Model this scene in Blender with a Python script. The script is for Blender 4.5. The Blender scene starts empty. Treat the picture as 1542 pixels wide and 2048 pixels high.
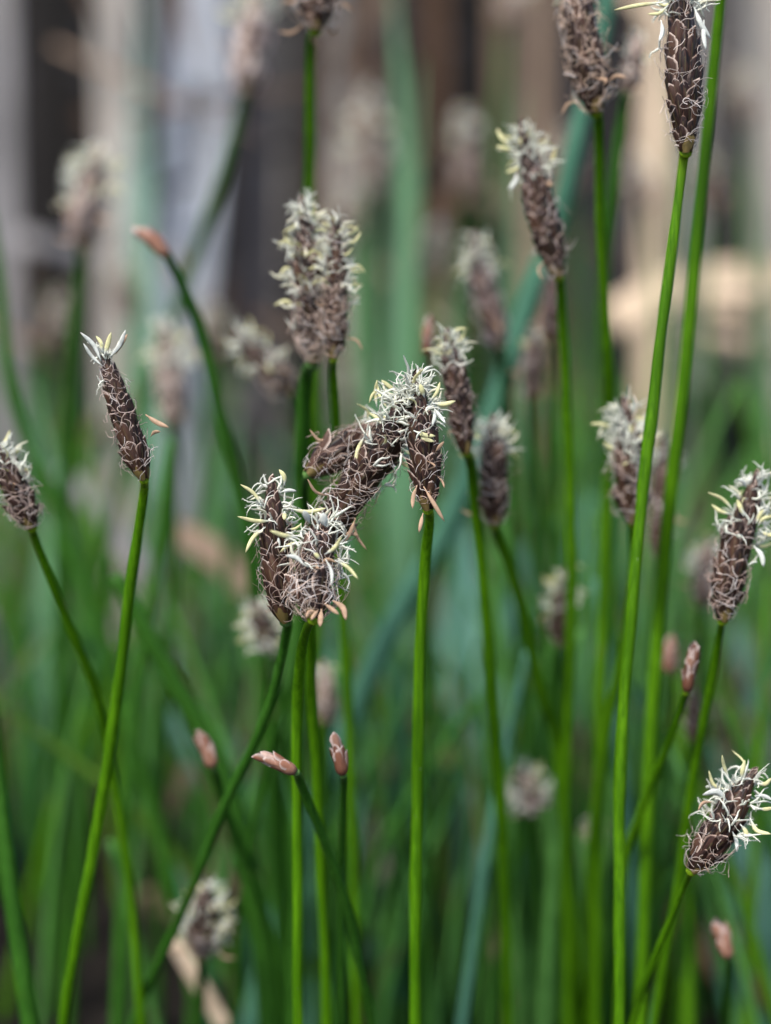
import bpy, math, random
import numpy as np
from mathutils import Vector, Matrix

# ------------------------------------------------------------------ camera, sky, sun, exposure
S = bpy.context.scene
COL = S.collection
R = math.radians
CAM_Z, TILT, HFOV = 0.140, R(10.0), R(18.6)          # camera height (m), downward tilt, half the vertical field of view
FOCUS = 0.161
cam_d = bpy.data.cameras.new('camera')
cam = bpy.data.objects.new('camera', cam_d)
COL.objects.link(cam)
cam.location = (0, 0, CAM_Z)
cam.rotation_euler = (R(90) - TILT, 0, 0)
cam_d.sensor_fit = 'VERTICAL'
cam_d.sensor_height = 24.0
cam_d.lens = 12.0 / math.tan(HFOV)
cam_d.clip_start, cam_d.clip_end = 0.004, 200.0
cam_d.dof.use_dof = True
cam_d.dof.focus_distance = FOCUS
cam_d.dof.aperture_fstop = cam_d.lens / 6.4           # a 6.4 mm wide pupil
S.camera = cam

SUN_EL, SUN_AZ = R(58), R(215)                        # azimuth: the direction the light comes from, clockwise from +Y
w = bpy.data.worlds.new('World')
S.world = w
w.use_nodes = True
wn = w.node_tree
bg = wn.nodes['Background']
sky = wn.nodes.new('ShaderNodeTexSky')
sky.sky_type = 'NISHITA'
sky.sun_disc = False
sky.sun_elevation = SUN_EL
sky.sun_rotation = SUN_AZ
sky.dust_density = 2.0
sky.ozone_density = 1.0
wn.links.new(sky.outputs[0], bg.inputs[0])
bg.inputs[1].default_value = 0.085
sun_d = bpy.data.lights.new('sun', 'SUN')
sun_d.energy = 1.5
sun_d.angle = R(11)
sun_d.color = (1.0, 0.94, 0.86)
sun = bpy.data.objects.new('sun', sun_d)
COL.objects.link(sun)
sv = Vector((math.sin(SUN_AZ) * math.cos(SUN_EL), math.cos(SUN_AZ) * math.cos(SUN_EL), math.sin(SUN_EL)))
sun.rotation_euler = sv.to_track_quat('Z', 'Y').to_euler()
sun.location = sv * 3
S.view_settings.view_transform = 'Standard'
S.view_settings.look = 'None'
S.view_settings.exposure = 1.58
S.view_settings.gamma = 1.0
S.view_settings.use_curve_mapping = False
S.cycles.use_denoising = True
S.cycles.max_bounces = 6
S.cycles.transparent_max_bounces = 8

# ------------------------------------------------------------------ helpers
rnd = random.Random(7)
TH = math.tan(HFOV)
C0 = np.array([0, 0, CAM_Z])
FW = np.array([0, math.cos(TILT), -math.sin(TILT)])
UP = np.array([0, math.sin(TILT), math.cos(TILT)])
RT = np.array([1.0, 0, 0])
MM = 0.001


def at(x, y, d):
    """the place in the marsh that lies d millimetres in front of the lens in the direction of picture point x, y"""
    return C0 + d * MM * (FW + (x - 771) / 1024 * TH * RT + (1024 - y) / 1024 * TH * UP)


def px(n, d):
    return n * d * MM * TH / 1024


def nrm(v):
    l = np.linalg.norm(v)
    return v / l if l > 1e-12 else np.array([0, 0, 1.0])


def spline(pts, n):
    P = [np.array(p, float) for p in pts]
    if len(P) == 2:
        return [P[0] + (P[1] - P[0]) * i / (n - 1) for i in range(n)]
    Q = [2 * P[0] - P[1]] + P + [2 * P[-1] - P[-2]]
    out = []
    m = len(P) - 1
    for i in range(n):
        u = i / (n - 1) * m
        k = min(int(u), m - 1)
        t = u - k
        a, b, c, d = Q[k], Q[k + 1], Q[k + 2], Q[k + 3]
        out.append(0.5 * (2 * b + (c - a) * t + (2 * a - 5 * b + 4 * c - d) * t * t + (3 * b - a - 3 * c + d) * t ** 3))
    return out


def frames(pts):
    P = np.array(pts)
    T = np.gradient(P, axis=0)
    T = np.array([nrm(t) for t in T])
    ref = np.array([0, -1.0, 0.05]) if abs(T[0][1]) < 0.9 else np.array([0, 0, 1.0])
    N = []
    n = nrm(ref - T[0] * np.dot(ref, T[0]))
    for t in T:
        n = nrm(n - t * np.dot(n, t))
        N.append(n)
    N = np.array(N)
    B = np.cross(T, N)
    return P, T, N, B


class MB:
    def __init__(s):
        s.v, s.f, s.c, s.n = [], [], [], 0

    def add(s, v, f, c):
        s.v.append(np.asarray(v, float))
        s.f += [tuple(int(i) + s.n for i in q) for q in f]
        c = np.asarray(c, float)
        s.c.append(np.tile(c, (len(v), 1)) if c.ndim == 1 else c)
        s.n += len(v)

    def tube(s, pts, rad, sides=6, col=(1, 1, 1), flat=1.0, cap=True, ang0=0.0, cols=None):
        P, T, N, B = frames(pts)
        m = len(P)
        rad = np.broadcast_to(np.asarray(rad, float), (m,))
        a = np.arange(sides) * 2 * math.pi / sides + ang0
        ca, sa = np.cos(a), np.sin(a) * flat
        V = P[:, None, :] + rad[:, None, None] * (ca[None, :, None] * B[:, None, :] + sa[None, :, None] * N[:, None, :])
        F = []
        for i in range(m - 1):
            for j in range(sides):
                k = (j + 1) % sides
                F.append((i * sides + j, i * sides + k, (i + 1) * sides + k, (i + 1) * sides + j))
        if cap:
            F.append(tuple(range(sides - 1, -1, -1)))
            F.append(tuple((m - 1) * sides + j for j in range(sides)))
        c = col if cols is None else np.repeat(np.asarray(cols, float), sides, axis=0)
        s.add(V.reshape(-1, 3), F, c)

    def mesh(s, name, mat, origin=None, smooth=True):
        me = bpy.data.meshes.new(name)
        V = np.concatenate(s.v)
        if origin is not None:
            V = V - np.asarray(origin)
        me.from_pydata(V.tolist(), [], s.f)
        ca = me.color_attributes.new('tone', 'FLOAT_COLOR', 'POINT')
        cc = np.concatenate(s.c)
        cc = np.concatenate([cc, np.ones((len(cc), 1))], axis=1)
        ca.data.foreach_set('color', cc.astype(np.float32).ravel())
        if smooth:
            me.polygons.foreach_set('use_smooth', [True] * len(me.polygons))
        me.materials.append(mat)
        me.update()
        return me


def link(name, me, parent=None, kind=None):
    o = bpy.data.objects.new(name, me)
    COL.objects.link(o)
    if parent:
        o.parent = parent
    if kind:
        o['kind'] = kind
    return o


def thing(name, loc, label, cat, group=None):
    o = bpy.data.objects.new(name, None)
    o.empty_display_size = 0.01
    COL.objects.link(o)
    o.location = loc
    o['label'] = label
    o['category'] = cat
    if group:
        o['group'] = group
    return o


def tag(o, label, cat, group=None):
    o['label'] = label
    o['category'] = cat
    if group:
        o['group'] = group
    return o


# ------------------------------------------------------------------ materials
def new_mat(name):
    m = bpy.data.materials.new(name)
    m.use_nodes = True
    nt = m.node_tree
    return m, nt, nt.nodes['Principled BSDF']


def mixc(nt, fac, a, b, mode='MIX'):
    n = nt.nodes.new('ShaderNodeMix')
    n.data_type = 'RGBA'
    n.blend_type = mode
    for k, v in ((0, fac), (6, a), (7, b)):
        if hasattr(v, 'links'):
            nt.links.new(v, n.inputs[k])
        else:
            n.inputs[k].default_value = v if k == 0 else (*v, 1)
    return n.outputs[2]


def ramp(nt, src, lo, hi):
    n = nt.nodes.new('ShaderNodeMapRange')
    nt.links.new(src, n.inputs[0])
    n.inputs[1].default_value, n.inputs[2].default_value = lo, hi
    return n.outputs[0]


def noise(nt, scale, detail=3, rough=0.6, stretch=None, coord='Object'):
    tc = nt.nodes.new('ShaderNodeTexCoord')
    n = nt.nodes.new('ShaderNodeTexNoise')
    n.inputs['Scale'].default_value = scale
    n.inputs['Detail'].default_value = detail
    n.inputs['Roughness'].default_value = rough
    if stretch:
        mp = nt.nodes.new('ShaderNodeMapping')
        mp.inputs['Scale'].default_value = stretch
        nt.links.new(tc.outputs[coord], mp.inputs[0])
        nt.links.new(mp.outputs[0], n.inputs['Vector'])
    else:
        nt.links.new(tc.outputs[coord], n.inputs['Vector'])
    return n.outputs[0]


def translucent(nt, bsdf, color, amount):
    out = nt.nodes['Material Output']
    t = nt.nodes.new('ShaderNodeBsdfTranslucent')
    if hasattr(color, 'links'):
        nt.links.new(color, t.inputs[0])
    else:
        t.inputs[0].default_value = (*color, 1)
    mx = nt.nodes.new('ShaderNodeMixShader')
    mx.inputs[0].default_value = amount
    nt.links.new(bsdf.outputs[0], mx.inputs[1])
    nt.links.new(t.outputs[0], mx.inputs[2])
    nt.links.new(mx.outputs[0], out.inputs[0])


def attr(nt, name='tone'):
    n = nt.nodes.new('ShaderNodeAttribute')
    n.attribute_name = name
    return n.outputs[0]


def rand_out(nt):
    return nt.nodes.new('ShaderNodeObjectInfo').outputs['Random']


def stem_mat(name, a, b, rough=0.42, specks=True):
    """smooth green culm: lengthwise streaks, paler collar from the tone attribute, a few pale specks"""
    m, nt, p = new_mat(name)
    bl2 = noise(nt, 190, 4, .7, (1, 1, .35))
    st = noise(nt, 3400, 3, 0.65, (1, 1, 0.02))
    bl = noise(nt, 60, 3)
    c = mixc(nt, ramp(nt, st, 0.38, 0.66), tuple(x * .72 for x in a), tuple(x * 1.18 for x in b))
    c = mixc(nt, ramp(nt, bl, 0.35, 0.75), c, tuple(x * 0.7 for x in a))
    c = mixc(nt, 1.0, c, attr(nt), 'MULTIPLY')
    c = mixc(nt, ramp(nt, bl2, .64, .8), c, (0.16, 0.17, 0.03))
    if specks:
        sp = noise(nt, 2600, 1, 0.5)
        c = mixc(nt, ramp(nt, sp, 0.80, 0.83), c, (0.5, 0.55, 0.42))
    nt.links.new(c, p.inputs['Base Color'])
    p.inputs['Roughness'].default_value = rough
    p.inputs['Specular IOR Level'].default_value = 0.12
    bp = nt.nodes.new('ShaderNodeBump')
    bp.inputs['Strength'].default_value = 0.25
    bp.inputs['Distance'].default_value = 0.00004
    nt.links.new(st, bp.inputs['Height'])
    nt.links.new(bp.outputs[0], p.inputs['Normal'])
    return m


def tone_mat(name, base, rough=0.6, trans=0.0, nscale=0, amp=0.35, stretch=None, spec=0.3):
    """base colour times the tone attribute, broken up by fine noise and object-to-object variation"""
    m, nt, p = new_mat(name)
    c = mixc(nt, 1.0, base, attr(nt), 'MULTIPLY')
    if nscale:
        nz = noise(nt, nscale, 4, 0.6, stretch)
        c = mixc(nt, ramp(nt, nz, 0.3, 0.75), c, mixc(nt, 1.0, c, (1 - amp, 1 - amp, 1 - amp), 'MULTIPLY'))
    nt.links.new(c, p.inputs['Base Color'])
    p.inputs['Roughness'].default_value = rough
    p.inputs['Specular IOR Level'].default_value = spec
    if trans:
        translucent(nt, p, c, trans)
    return m


M_STEM = stem_mat('rush_stem_green', (0.052, 0.160, 0.002), (0.090, 0.225, 0.004))
M_STEM_D = stem_mat('rush_stem_deep_green', (0.026, 0.100, 0.009), (0.042, 0.135, 0.014), specks=False)
M_STEM_B = stem_mat('rush_stem_blue_green', (0.055, 0.165, 0.10), (0.09, 0.22, 0.145), specks=False)
M_STEM_C = stem_mat('rush_stem_fresh_green', (0.065, 0.19, 0.035), (0.10, 0.25, 0.06), specks=False)
M_FIL = tone_mat('withered_filament', (1.0, 1.0, 1.0), 0.7, 0.15)
M_STIG = tone_mat('feathery_stigma', (1, 1, 1), 0.75, 0.3)
M_ANTH = tone_mat('anther', (1, 1, 1), 0.55, 0.2, 2500, 0.3)
M_BUD = tone_mat('bud_scale', (1, 1, 1), 0.5, 0.1, 1500, 0.45, (1, 1, 0.3))


def scale_mat():
    m, nt, p = new_mat('spike_scale')
    a = attr(nt)
    sep = nt.nodes.new('ShaderNodeSeparateColor')
    nt.links.new(a, sep.inputs[0])
    edge, along, rnd_ = sep.outputs[0], sep.outputs[1], sep.outputs[2]
    r_ = rand_out(nt)
    tc = nt.nodes.new('ShaderNodeTexCoord')
    mp = nt.nodes.new('ShaderNodeMapping')
    mp.inputs['Scale'].default_value = (5.0, 1.3, 2.0)
    nt.links.new(tc.outputs['Generated'], mp.inputs[0])
    nzn = nt.nodes.new('ShaderNodeTexNoise')
    nzn.noise_dimensions = '4D'
    nzn.inputs['Scale'].default_value = 2.2
    nzn.inputs['Detail'].default_value = 4
    nt.links.new(mp.outputs[0], nzn.inputs['Vector'])
    wm = nt.nodes.new('ShaderNodeMath')
    wm.operation = 'MULTIPLY'
    wm.inputs[1].default_value = 60
    nt.links.new(r_, wm.inputs[0])
    nt.links.new(wm.outputs[0], nzn.inputs['W'])
    nz = nzn.outputs[0]
    dark = mixc(nt, ramp(nt, nz, 0.38, 0.66), (0.004, 0.0025, 0.0025), (0.05, 0.022, 0.015))
    dark = mixc(nt, ramp(nt, r_, 0.6, 1.6), dark, (0.15, 0.075, 0.045))
    midrib = nt.nodes.new('ShaderNodeMath')
    midrib.operation = 'LESS_THAN'
    nt.links.new(edge, midrib.inputs[0])
    midrib.inputs[1].default_value = 0.10
    mm = nt.nodes.new('ShaderNodeMath')
    mm.operation = 'MULTIPLY'
    nt.links.new(midrib.outputs[0], mm.inputs[0])
    mm.inputs[1].default_value = 0.35
    dark = mixc(nt, mm.outputs[0], dark, (0.12, 0.10, 0.045))
    c = mixc(nt, ramp(nt, edge, 0.74, 1.0), dark, mixc(nt, r_, (0.26, 0.17, 0.13), (0.70, 0.56, 0.47)))
    c = mixc(nt, rnd_, c, (0.17, 0.125, 0.04))            # green-brown collar scales
    nt.links.new(c, p.inputs['Base Color'])
    p.inputs['Roughness'].default_value = 0.45
    p.inputs['Specular IOR Level'].default_value = 0.22
    return m


M_SCALE = scale_mat()


# ------------------------------------------------------------------ spikes: scales, filaments, stigmas, anthers
def scale_template(wid, curl, notch):
    """a boat-shaped glume: y up the spike, z outward; tone = (distance from midrib, length, collar)"""
    mb = MB()
    nx, ny = 5, 7
    V, Cc, F = [], [], []
    for j in range(ny):
        y = j / (ny - 1)
        hw = wid * 0.5 * (math.sin(math.pi * min(0.5, 0.12 + y * 0.62)) if y < 0.6 else math.cos((y - 0.6) / 0.4 * math.pi / 2) ** 0.8 + 0.04)
        for i in range(nx):
            u = -1 + 2 * i / (nx - 1)
            x = u * hw
            z = -(u * u) * hw * 0.75 + 0.05 * math.sin(y * math.pi) + curl * y * y
            V.append((x, y - notch * (1 - abs(u)) * (y ** 6) * 0.06, z))
            Cc.append((max(abs(u), (y - 0.72) / 0.28), y, 0))
    for j in range(ny - 1):
        for i in range(nx - 1):
            a = j * nx + i
            F.append((a, a + 1, a + nx + 1, a + nx))
    mb.add(V, F, np.array(Cc))
    return mb


SC_T = [scale_template(0.52, 0.0, 0), scale_template(0.6, 0.05, 1), scale_template(0.45, -0.04, 0), scale_template(0.56, 0.10, 0.5)]
SC_M = [t.mesh('scale', M_SCALE) for t in SC_T]
SC_C = scale_template(0.62, 0.0, 0)
SC_C.c = [SC_C.c[0] * np.array([[.6, 1, 0]]) + np.array([[0, 0, .75]])]
SC_CM = SC_C.mesh('basal_scale', M_SCALE)


class Axis:
    """a spike's centre line and girth"""
    def __init__(s, pts, r, tip=0.22, base=0.42, rise=0.22):
        s.pts = spline(pts, 25)
        s.P, s.T, s.N, s.B = frames(s.pts)
        s.r, s.tip, s.base, s.rise = r, tip, base, rise
        s.L = float(np.sum(np.linalg.norm(np.diff(s.P, axis=0), axis=1)))

    def girth(s, t):
        t = min(1, max(0, t))
        g = s.base + (1 - s.base) * math.sin(min(1, t / s.rise) * math.pi / 2)
        if t > 0.6:
            g *= 1 - (1 - s.tip) * ((t - 0.6) / 0.4) ** 1.4
        return s.r * g

    def fr(s, t):
        u = min(1, max(0, t)) * (len(s.P) - 1)
        k = min(int(u), len(s.P) - 2)
        f = u - k
        over = (t - 1) * s.L * s.T[-1] if t > 1 else 0
        return (s.P[k] * (1 - f) + s.P[k + 1] * f + over, nrm(s.T[k] * (1 - f) + s.T[k + 1] * f),
                nrm(s.N[k] * (1 - f) + s.N[k + 1] * f), nrm(s.B[k] * (1 - f) + s.B[k + 1] * f))

    def surf(s, t, a, rho=1.0):
        p, T, N, B = s.fr(t)
        o = N * math.cos(a) + B * math.sin(a)
        return p + o * s.girth(t) * rho, T, o


def scale_matrix(ax, t, a, ln, wd, tilt, rg, hug=.9):
    p, T, o = ax.surf(t, a, 0.74)
    side = np.cross(T, o)
    slope = (ax.girth(t + .04) - ax.girth(t)) / (.04 * ax.L)
    slope = min(slope, .38)
    up = nrm(T + o * (tilt + hug * slope) + side * rg.uniform(-.12, .12))
    z = nrm(o - up * np.dot(o, up))
    x = np.cross(up, z)
    return np.array([[x[0] * wd, up[0] * ln, z[0] * ln, p[0]], [x[1] * wd, up[1] * ln, z[1] * ln, p[1]],
                     [x[2] * wd, up[2] * ln, z[2] * ln, p[2]], [0, 0, 0, 1]])


def strap(mb, p0, p1, width, bend, c0, c1, rg):
    """an anther on its filament: thread, then a flattened twisted blade with a pointed end"""
    d = p1 - p0
    L = np.linalg.norm(d)
    side = nrm(np.cross(d, FW))
    pts = spline([p0, p0 + d * 0.5 + side * bend + FW * rg.uniform(-.1, .1) * L, p1], 9)
    prof = np.array([.24, .3, .7, .95, 1, 1, .9, .62, .12]) * width / 2
    cols = [c0] * 2 + [tuple(np.array(c0) * .5 + np.array(c1) * .5)] + [tuple(np.array(c1) * rg.uniform(.85, 1.1)) for _ in range(5)] + [tuple(np.array(c1) * .8)]
    mb.tube(pts, prof, 6, flat=rg.uniform(.16, .36), ang0=rg.uniform(0, 3), cols=cols)


YEL, WHT, TAN, CRM = (0.86, 0.82, 0.44), (0.82, 0.84, 0.76), (0.60, 0.40, 0.26), (0.90, 0.87, 0.66)
STIG = (0.90, 0.91, 0.80)


def make_spike(root, org, ax, seed, hi=True, fuzz=0.62, nfil=150, nstig=38, nanth=8, ndry=3, filc=(0.40, 0.29, 0.24), extra=(), D=160, dens=1.0, stigl=1.0, pale=0.0):
    rg = random.Random(seed)
    r = ax.r
    core = MB()
    ts = np.linspace(0, 1, 14)
    core.tube([ax.fr(t)[0] for t in ts], [ax.girth(t) * 0.74 for t in ts], 10, cols=[(0.6, 0.4, 0.0)] * 14)
    ln, wd = 1.38 * r, 1.32 * r
    step = ln * 0.058 / dens
    n = int(ax.L * 0.97 / step)
    placed = []
    for i in range(n):
        t = -0.015 + i / n * 0.99
        a = i * 2.39996 + rg.uniform(-.15, .15)
        k = 1 - 0.48 * max(0, (t - .6) / .4)
        if t < 0.10:
            k *= 0.8
        placed.append((scale_matrix(ax, t, a, ln * k * rg.uniform(.85, 1.15), wd * k * rg.uniform(.85, 1.15), rg.uniform(.0, .13), rg), rg.randrange(4), t))
    if not hi:
        for M, q, t in placed:
            tv = SC_T[q]
            V = tv.v[0] @ M[:3, :3].T + M[:3, 3]
            core.add(V, tv.f, tv.c[0] + np.array([pale * rg.uniform(0, 1), 0, 0]))
    sp = link('spike', core.mesh('spike', M_SCALE, org), root)
    if hi:
        for M, q, t in placed:
            o = link('scale', SC_M[q], sp)
            M2 = M.copy()
            M2[:3, 3] -= org
            o.matrix_local = Matrix(M2.tolist())
    for i in range(3):                                        # green-brown basal scales where spike meets stem
        o = link('basal_scale', SC_CM, sp)
        M2 = scale_matrix(ax, -.01, i * 2.1 + rg.uniform(-.3, .3), ln * .8, wd * .95, .0, rg)
        M2[:3, 3] -= org + ax.T[0] * r * .12
        o.matrix_local = Matrix(M2.tolist())
    # withered filaments curling over the scales
    fb = MB()
    rf = (0.034 if hi else 0.055) * MM * (r / (2.3 * MM)) ** .5
    for i in range(int(nfil * .8)):
        t = rg.uniform(0.03, min(.97, fuzz + .12)) if rg.random() < .85 else rg.uniform(.03, .95)
        a = rg.uniform(0, 6.283)
        h = rg.uniform(0, 6.283)
        k = rg.gauss(0, .22)
        rho = 1.0 + rg.uniform(-.03, .1)
        dr = rg.uniform(-.01, .035) if rg.random() < .8 else rg.uniform(.03, .09)
        st = rg.uniform(.24, .42) * MM * (r / (2.3 * MM))
        P = []
        for q in range(rg.randint(6, 11)):
            P.append(ax.surf(t, a, rho)[0])
            t += st * math.cos(h) / ax.L
            a += st * math.sin(h) / max(ax.girth(t), .3 * r)
            rho += dr + rg.uniform(-.035, .035)
            h += k
            k = k * .55 + rg.gauss(0, .36)
        f = rg.uniform(.7, 1.5)
        c = np.array(filc) * f if rg.random() < .72 else np.array((.66, .60, .56)) * f
        fb.tube(spline(P, len(P) + 4), rf * rg.uniform(.7, 1.5), 3, c, flat=.6, cap=False)
    if fb.n:
        link('withered_filaments', fb.mesh('withered_filaments', M_FIL, org), sp, 'stuff')
    # feathery white stigmas
    sb = MB()
    sc = (r / (2.3 * MM))
    for i in range(int(nstig * (1.45 if hi else .8))):
        t = rg.uniform(fuzz, 1.0) if rg.random() < .88 else rg.uniform(fuzz - .15, 1)
        a = rg.uniform(0, 6.283)
        p0, T, o = ax.surf(t, a, 1.0)
        d0 = nrm(o * rg.uniform(.4, 1.2) + T * rg.uniform(-.2, .9) * (1.6 if t > .92 else 1))
        for br in range(2):
            d = nrm(d0 + np.array([rg.gauss(0, .35) for _ in range(3)]))
            P = [p0]
            stp = rg.uniform(.26, .56) * MM * sc * stigl
            bend = np.array([rg.gauss(0, .34) for _ in range(3)])
            for q in range(6):
                P.append(P[-1] + d * stp)
                d = nrm(d + bend + np.array([rg.gauss(0, .3) for _ in range(3)]))
            m = len(P)
            col = np.array(STIG) * rg.uniform(.75, 1.1)
            w0 = (.105 if hi else .13) * MM * sc
            sb.tube(P, np.array([.8, 1, 1.15, 1, .8, .6, .3][:m]) * w0 * rg.uniform(.7, 1.5), 4, col, flat=.45, cap=False)
            if hi:
                PP = np.array(P)
                nh = 46
                u = np.array([rg.uniform(0.2, m - 1.01) for _ in range(nh)])
                k = u.astype(int)
                f = (u - k)[:, None]
                b = PP[k] * (1 - f) + PP[k + 1] * f
                dirs = np.array([[rg.gauss(0, 1) for _ in range(3)] for _ in range(nh)])
                dirs /= np.linalg.norm(dirs, axis=1)[:, None]
                tip = b + dirs * np.array([rg.uniform(.12, .28) for _ in range(nh)])[:, None] * MM * sc
                sd = np.cross(dirs, np.array([rg.gauss(0, 1) for _ in range(3)]))
                sd /= np.linalg.norm(sd, axis=1)[:, None] + 1e-9
                hw = .026 * MM * sc
                V = np.stack([b - sd * hw, b + sd * hw, tip], axis=1).reshape(-1, 3)
                sb.add(V, [(3 * q, 3 * q + 1, 3 * q + 2) for q in range(nh)], col)
    if sb.n:
        link('feathery_stigmas', sb.mesh('feathery_stigmas', M_STIG, org), sp, 'stuff')
    # anthers
    jobs = []
    for i in range(int(nanth * (1.7 if hi else 1.8) + (5 if hi and fuzz < .9 else 0)) + ndry):
        dry = i >= int(nanth * (1.7 if hi else 1.8) + (5 if hi and fuzz < .9 else 0))
        t = rg.uniform(.05, .5) if dry else rg.uniform(fuzz, .97)
        a = rg.uniform(0, 6.283)
        p0, T, o = ax.surf(t, a, 1.0)
        d = nrm(o + T * rg.uniform(-.5, .9) * (1 if not dry else -1) + np.array([rg.gauss(0, .25) for _ in range(3)]))
        L = rg.uniform(1.9, 3.6) * MM * sc
        jobs.append((p0 - o * r * .1, p0 + d * L, rg.uniform(.24, .48) * MM * sc, rg.choice([-1, 1]) * rg.uniform(.08, .35) * L, dry))
    for i, (p0, p1, wd_, bend, dry) in enumerate(jobs):
        mb = MB()
        y = TAN if dry else (YEL if rg.random() < .6 else CRM)
        strap(mb, p0, p1, wd_, bend, TAN if dry else WHT, y, rg)
        link('anther', mb.mesh('anther', M_ANTH, org), sp)
    for e in extra:
        x0, y0, x1, y1, kind = e[:5]
        bend = e[5] if len(e) > 5 else rg.choice([-1, 1]) * rg.uniform(3, 7)
        wpx = e[6] if len(e) > 6 else rg.uniform(7, 10)
        mb = MB()
        d0 = D - r / MM * .75
        d1 = D - r / MM * rg.uniform(.6, 1.3)
        c1 = {'y': YEL, 'w': WHT, 't': TAN}[kind]
        strap(mb, at(x0, y0, d0), at(x1, y1, d1), px(wpx, D), px(bend, D), TAN if kind == 't' else WHT, c1, rg)
        link('anther', mb.mesh('anther', M_ANTH, org), sp)
    return sp


def make_bud(root, org, ax, seed, cols):
    rg = random.Random(seed)
    core = MB()
    ts = np.linspace(0, 1, 10)
    core.tube([ax.fr(t)[0] for t in ts], [ax.girth(t) * 0.8 for t in ts], 9, np.array(cols[0]) * .8)
    b = link('bud', core.mesh('bud', M_BUD, org), root)
    n = 13
    for i in range(n):
        t = i / n * .85
        M = scale_matrix(ax, t, i * 2.4 + seed, 2.1 * ax.r * rg.uniform(.8, 1.2), 2.3 * ax.r, rg.uniform(-.04, .05), rg, .35)
        tv = SC_T[rg.randrange(4)]
        V = tv.v[0] @ M[:3, :3].T + M[:3, 3]
        e = np.clip(tv.c[0][:, :1] * 2.6 - 1.7, 0, 1)
        c = np.array(cols[rg.randrange(len(cols))]) * rg.uniform(.8, 1.1)
        mb = MB()
        mb.add(V, tv.f, c * (1 - e) + e * np.array((.66, .55, .50)))
        link('scale', mb.mesh('bud_scale', M_BUD, org), b)
    return b


def stem_path(pts, d0, d1, n=22):
    """pixel points from the spike down, at depths d0 to d1, then on down to the mud"""
    P = []
    m = len(pts)
    ys = [p[1] for p in pts]
    for i, p in enumerate(pts):
        f = i / max(1, m - 1)
        P.append(at(p[0], p[1], d0 + (d1 - d0) * f))
    d = nrm(P[-1] - P[-2])
    if d[2] > -0.5:
        d = nrm(np.array([d[0], d[1], -0.5]))
    dn = np.array([0, 0, -1.0])
    while P[-1][2] > -0.004:
        d = nrm(d + dn * .35)
        stp = min(.035, max(.006, (P[-1][2] + .005) / max(.3, -d[2])))
        P.append(P[-1] + d * stp)
    return spline(P, max(n, len(P) * 6))


def make_stem(root, org, path, r, mat, tip_scale=0.8, collar=True, sides=10, flare=0):
    mb = MB()
    m = len(path)
    f = np.linspace(0, 1, m)
    rad = r * (tip_scale + (1.15 - tip_scale) * np.minimum(1, f * 2.5))
    Pq = np.array(path)
    sl = np.concatenate([[0], np.cumsum(np.linalg.norm(np.diff(Pq, axis=0), axis=1))])
    wr = random.Random(int(abs(org[0]) * 1e6) + m)
    ph = [wr.uniform(0, 6.28) for _ in range(6)]
    am = np.minimum(1, sl / .02) * r * .08
    for ax_ in (0, 1):
        Pq[:, ax_] += am * (np.sin(sl * 210 + ph[ax_]) + .7 * np.sin(sl * 470 + ph[ax_ + 2]) - math.sin(ph[ax_]) - .7 * math.sin(ph[ax_ + 2]))
    path = list(Pq)
    rad = rad * (1 + .05 * np.sin(sl * 330 + ph[4]) + .03 * np.sin(sl * 900 + ph[5]))
    fl = np.exp(-(sl / .0011) ** 2)
    rad = np.maximum(rad, rad * (1 - fl) + flare * fl)
    g_ = np.exp(-(sl / .0026) ** 2)[:, None] if collar else np.zeros((m, 1))
    cols = (1 - g_) + g_ * np.array([[2.6, 1.55, 4.0]])
    mb.tube(path, rad, sides, cols=cols)
    return link('stem', mb.mesh('stem', mat, org), root)


def rush(label, spike, stem, wid, D, D1=None, swid=25, mat=None, seed=1, group=None, bud=None, dep=(0, 0), rise=.22, **kw):
    """one culm: spike = pixel points base to tip, stem = pixel points from below the spike downward"""
    D1 = (D1 or D) + 17
    mat = mat or M_STEM
    base = spike[0]
    path = stem_path([base] + list(stem), D + dep[0], D1)
    org = np.array(path[-1])
    org[2] = 0
    root = thing('spikerush', org, label, 'spikerush', group)
    make_stem(root, org, path, px(swid * .9, D) / 2, mat, flare=px(wid * .30, D) / 2)
    n = len(spike)
    ax = Axis([at(p[0], p[1], D + dep[0] + (dep[1] - dep[0]) * i / (n - 1)) for i, p in enumerate(spike)], px(wid * (1 if bud else .92 if kw.get('hi', True) else .84), D) / 2,
              tip=.3 if bud else .2, base=.5 if bud else .42, rise=rise)
    if bud:
        make_bud(root, org, ax, seed, bud)
    else:
        make_spike(root, org, ax, seed, D=D, **kw)
    return root


# ================================================================== the setting
m_ground, nt, p = new_mat('wet_mud_with_shade')
nz = noise(nt, 9, 6, .65)
nz2 = noise(nt, 90, 5, .7)
c = mixc(nt, ramp(nt, nz, .35, .7), (0.005, 0.004, 0.0035), (0.014, 0.011, 0.009))  # wet mud, with the shade of the gaps put into its colour
c = mixc(nt, ramp(nt, nz2, .5, .8), c, (0.026, 0.021, 0.016))
nt.links.new(c, p.inputs['Base Color'])
p.inputs['Roughness'].default_value = .85
p.inputs['Specular IOR Level'].default_value = .15
bp = nt.nodes.new('ShaderNodeBump')
bp.inputs['Strength'].default_value = .8
bp.inputs['Distance'].default_value = .01
nt.links.new(nz2, bp.inputs['Height'])
nt.links.new(bp.outputs[0], p.inputs['Normal'])

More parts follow.
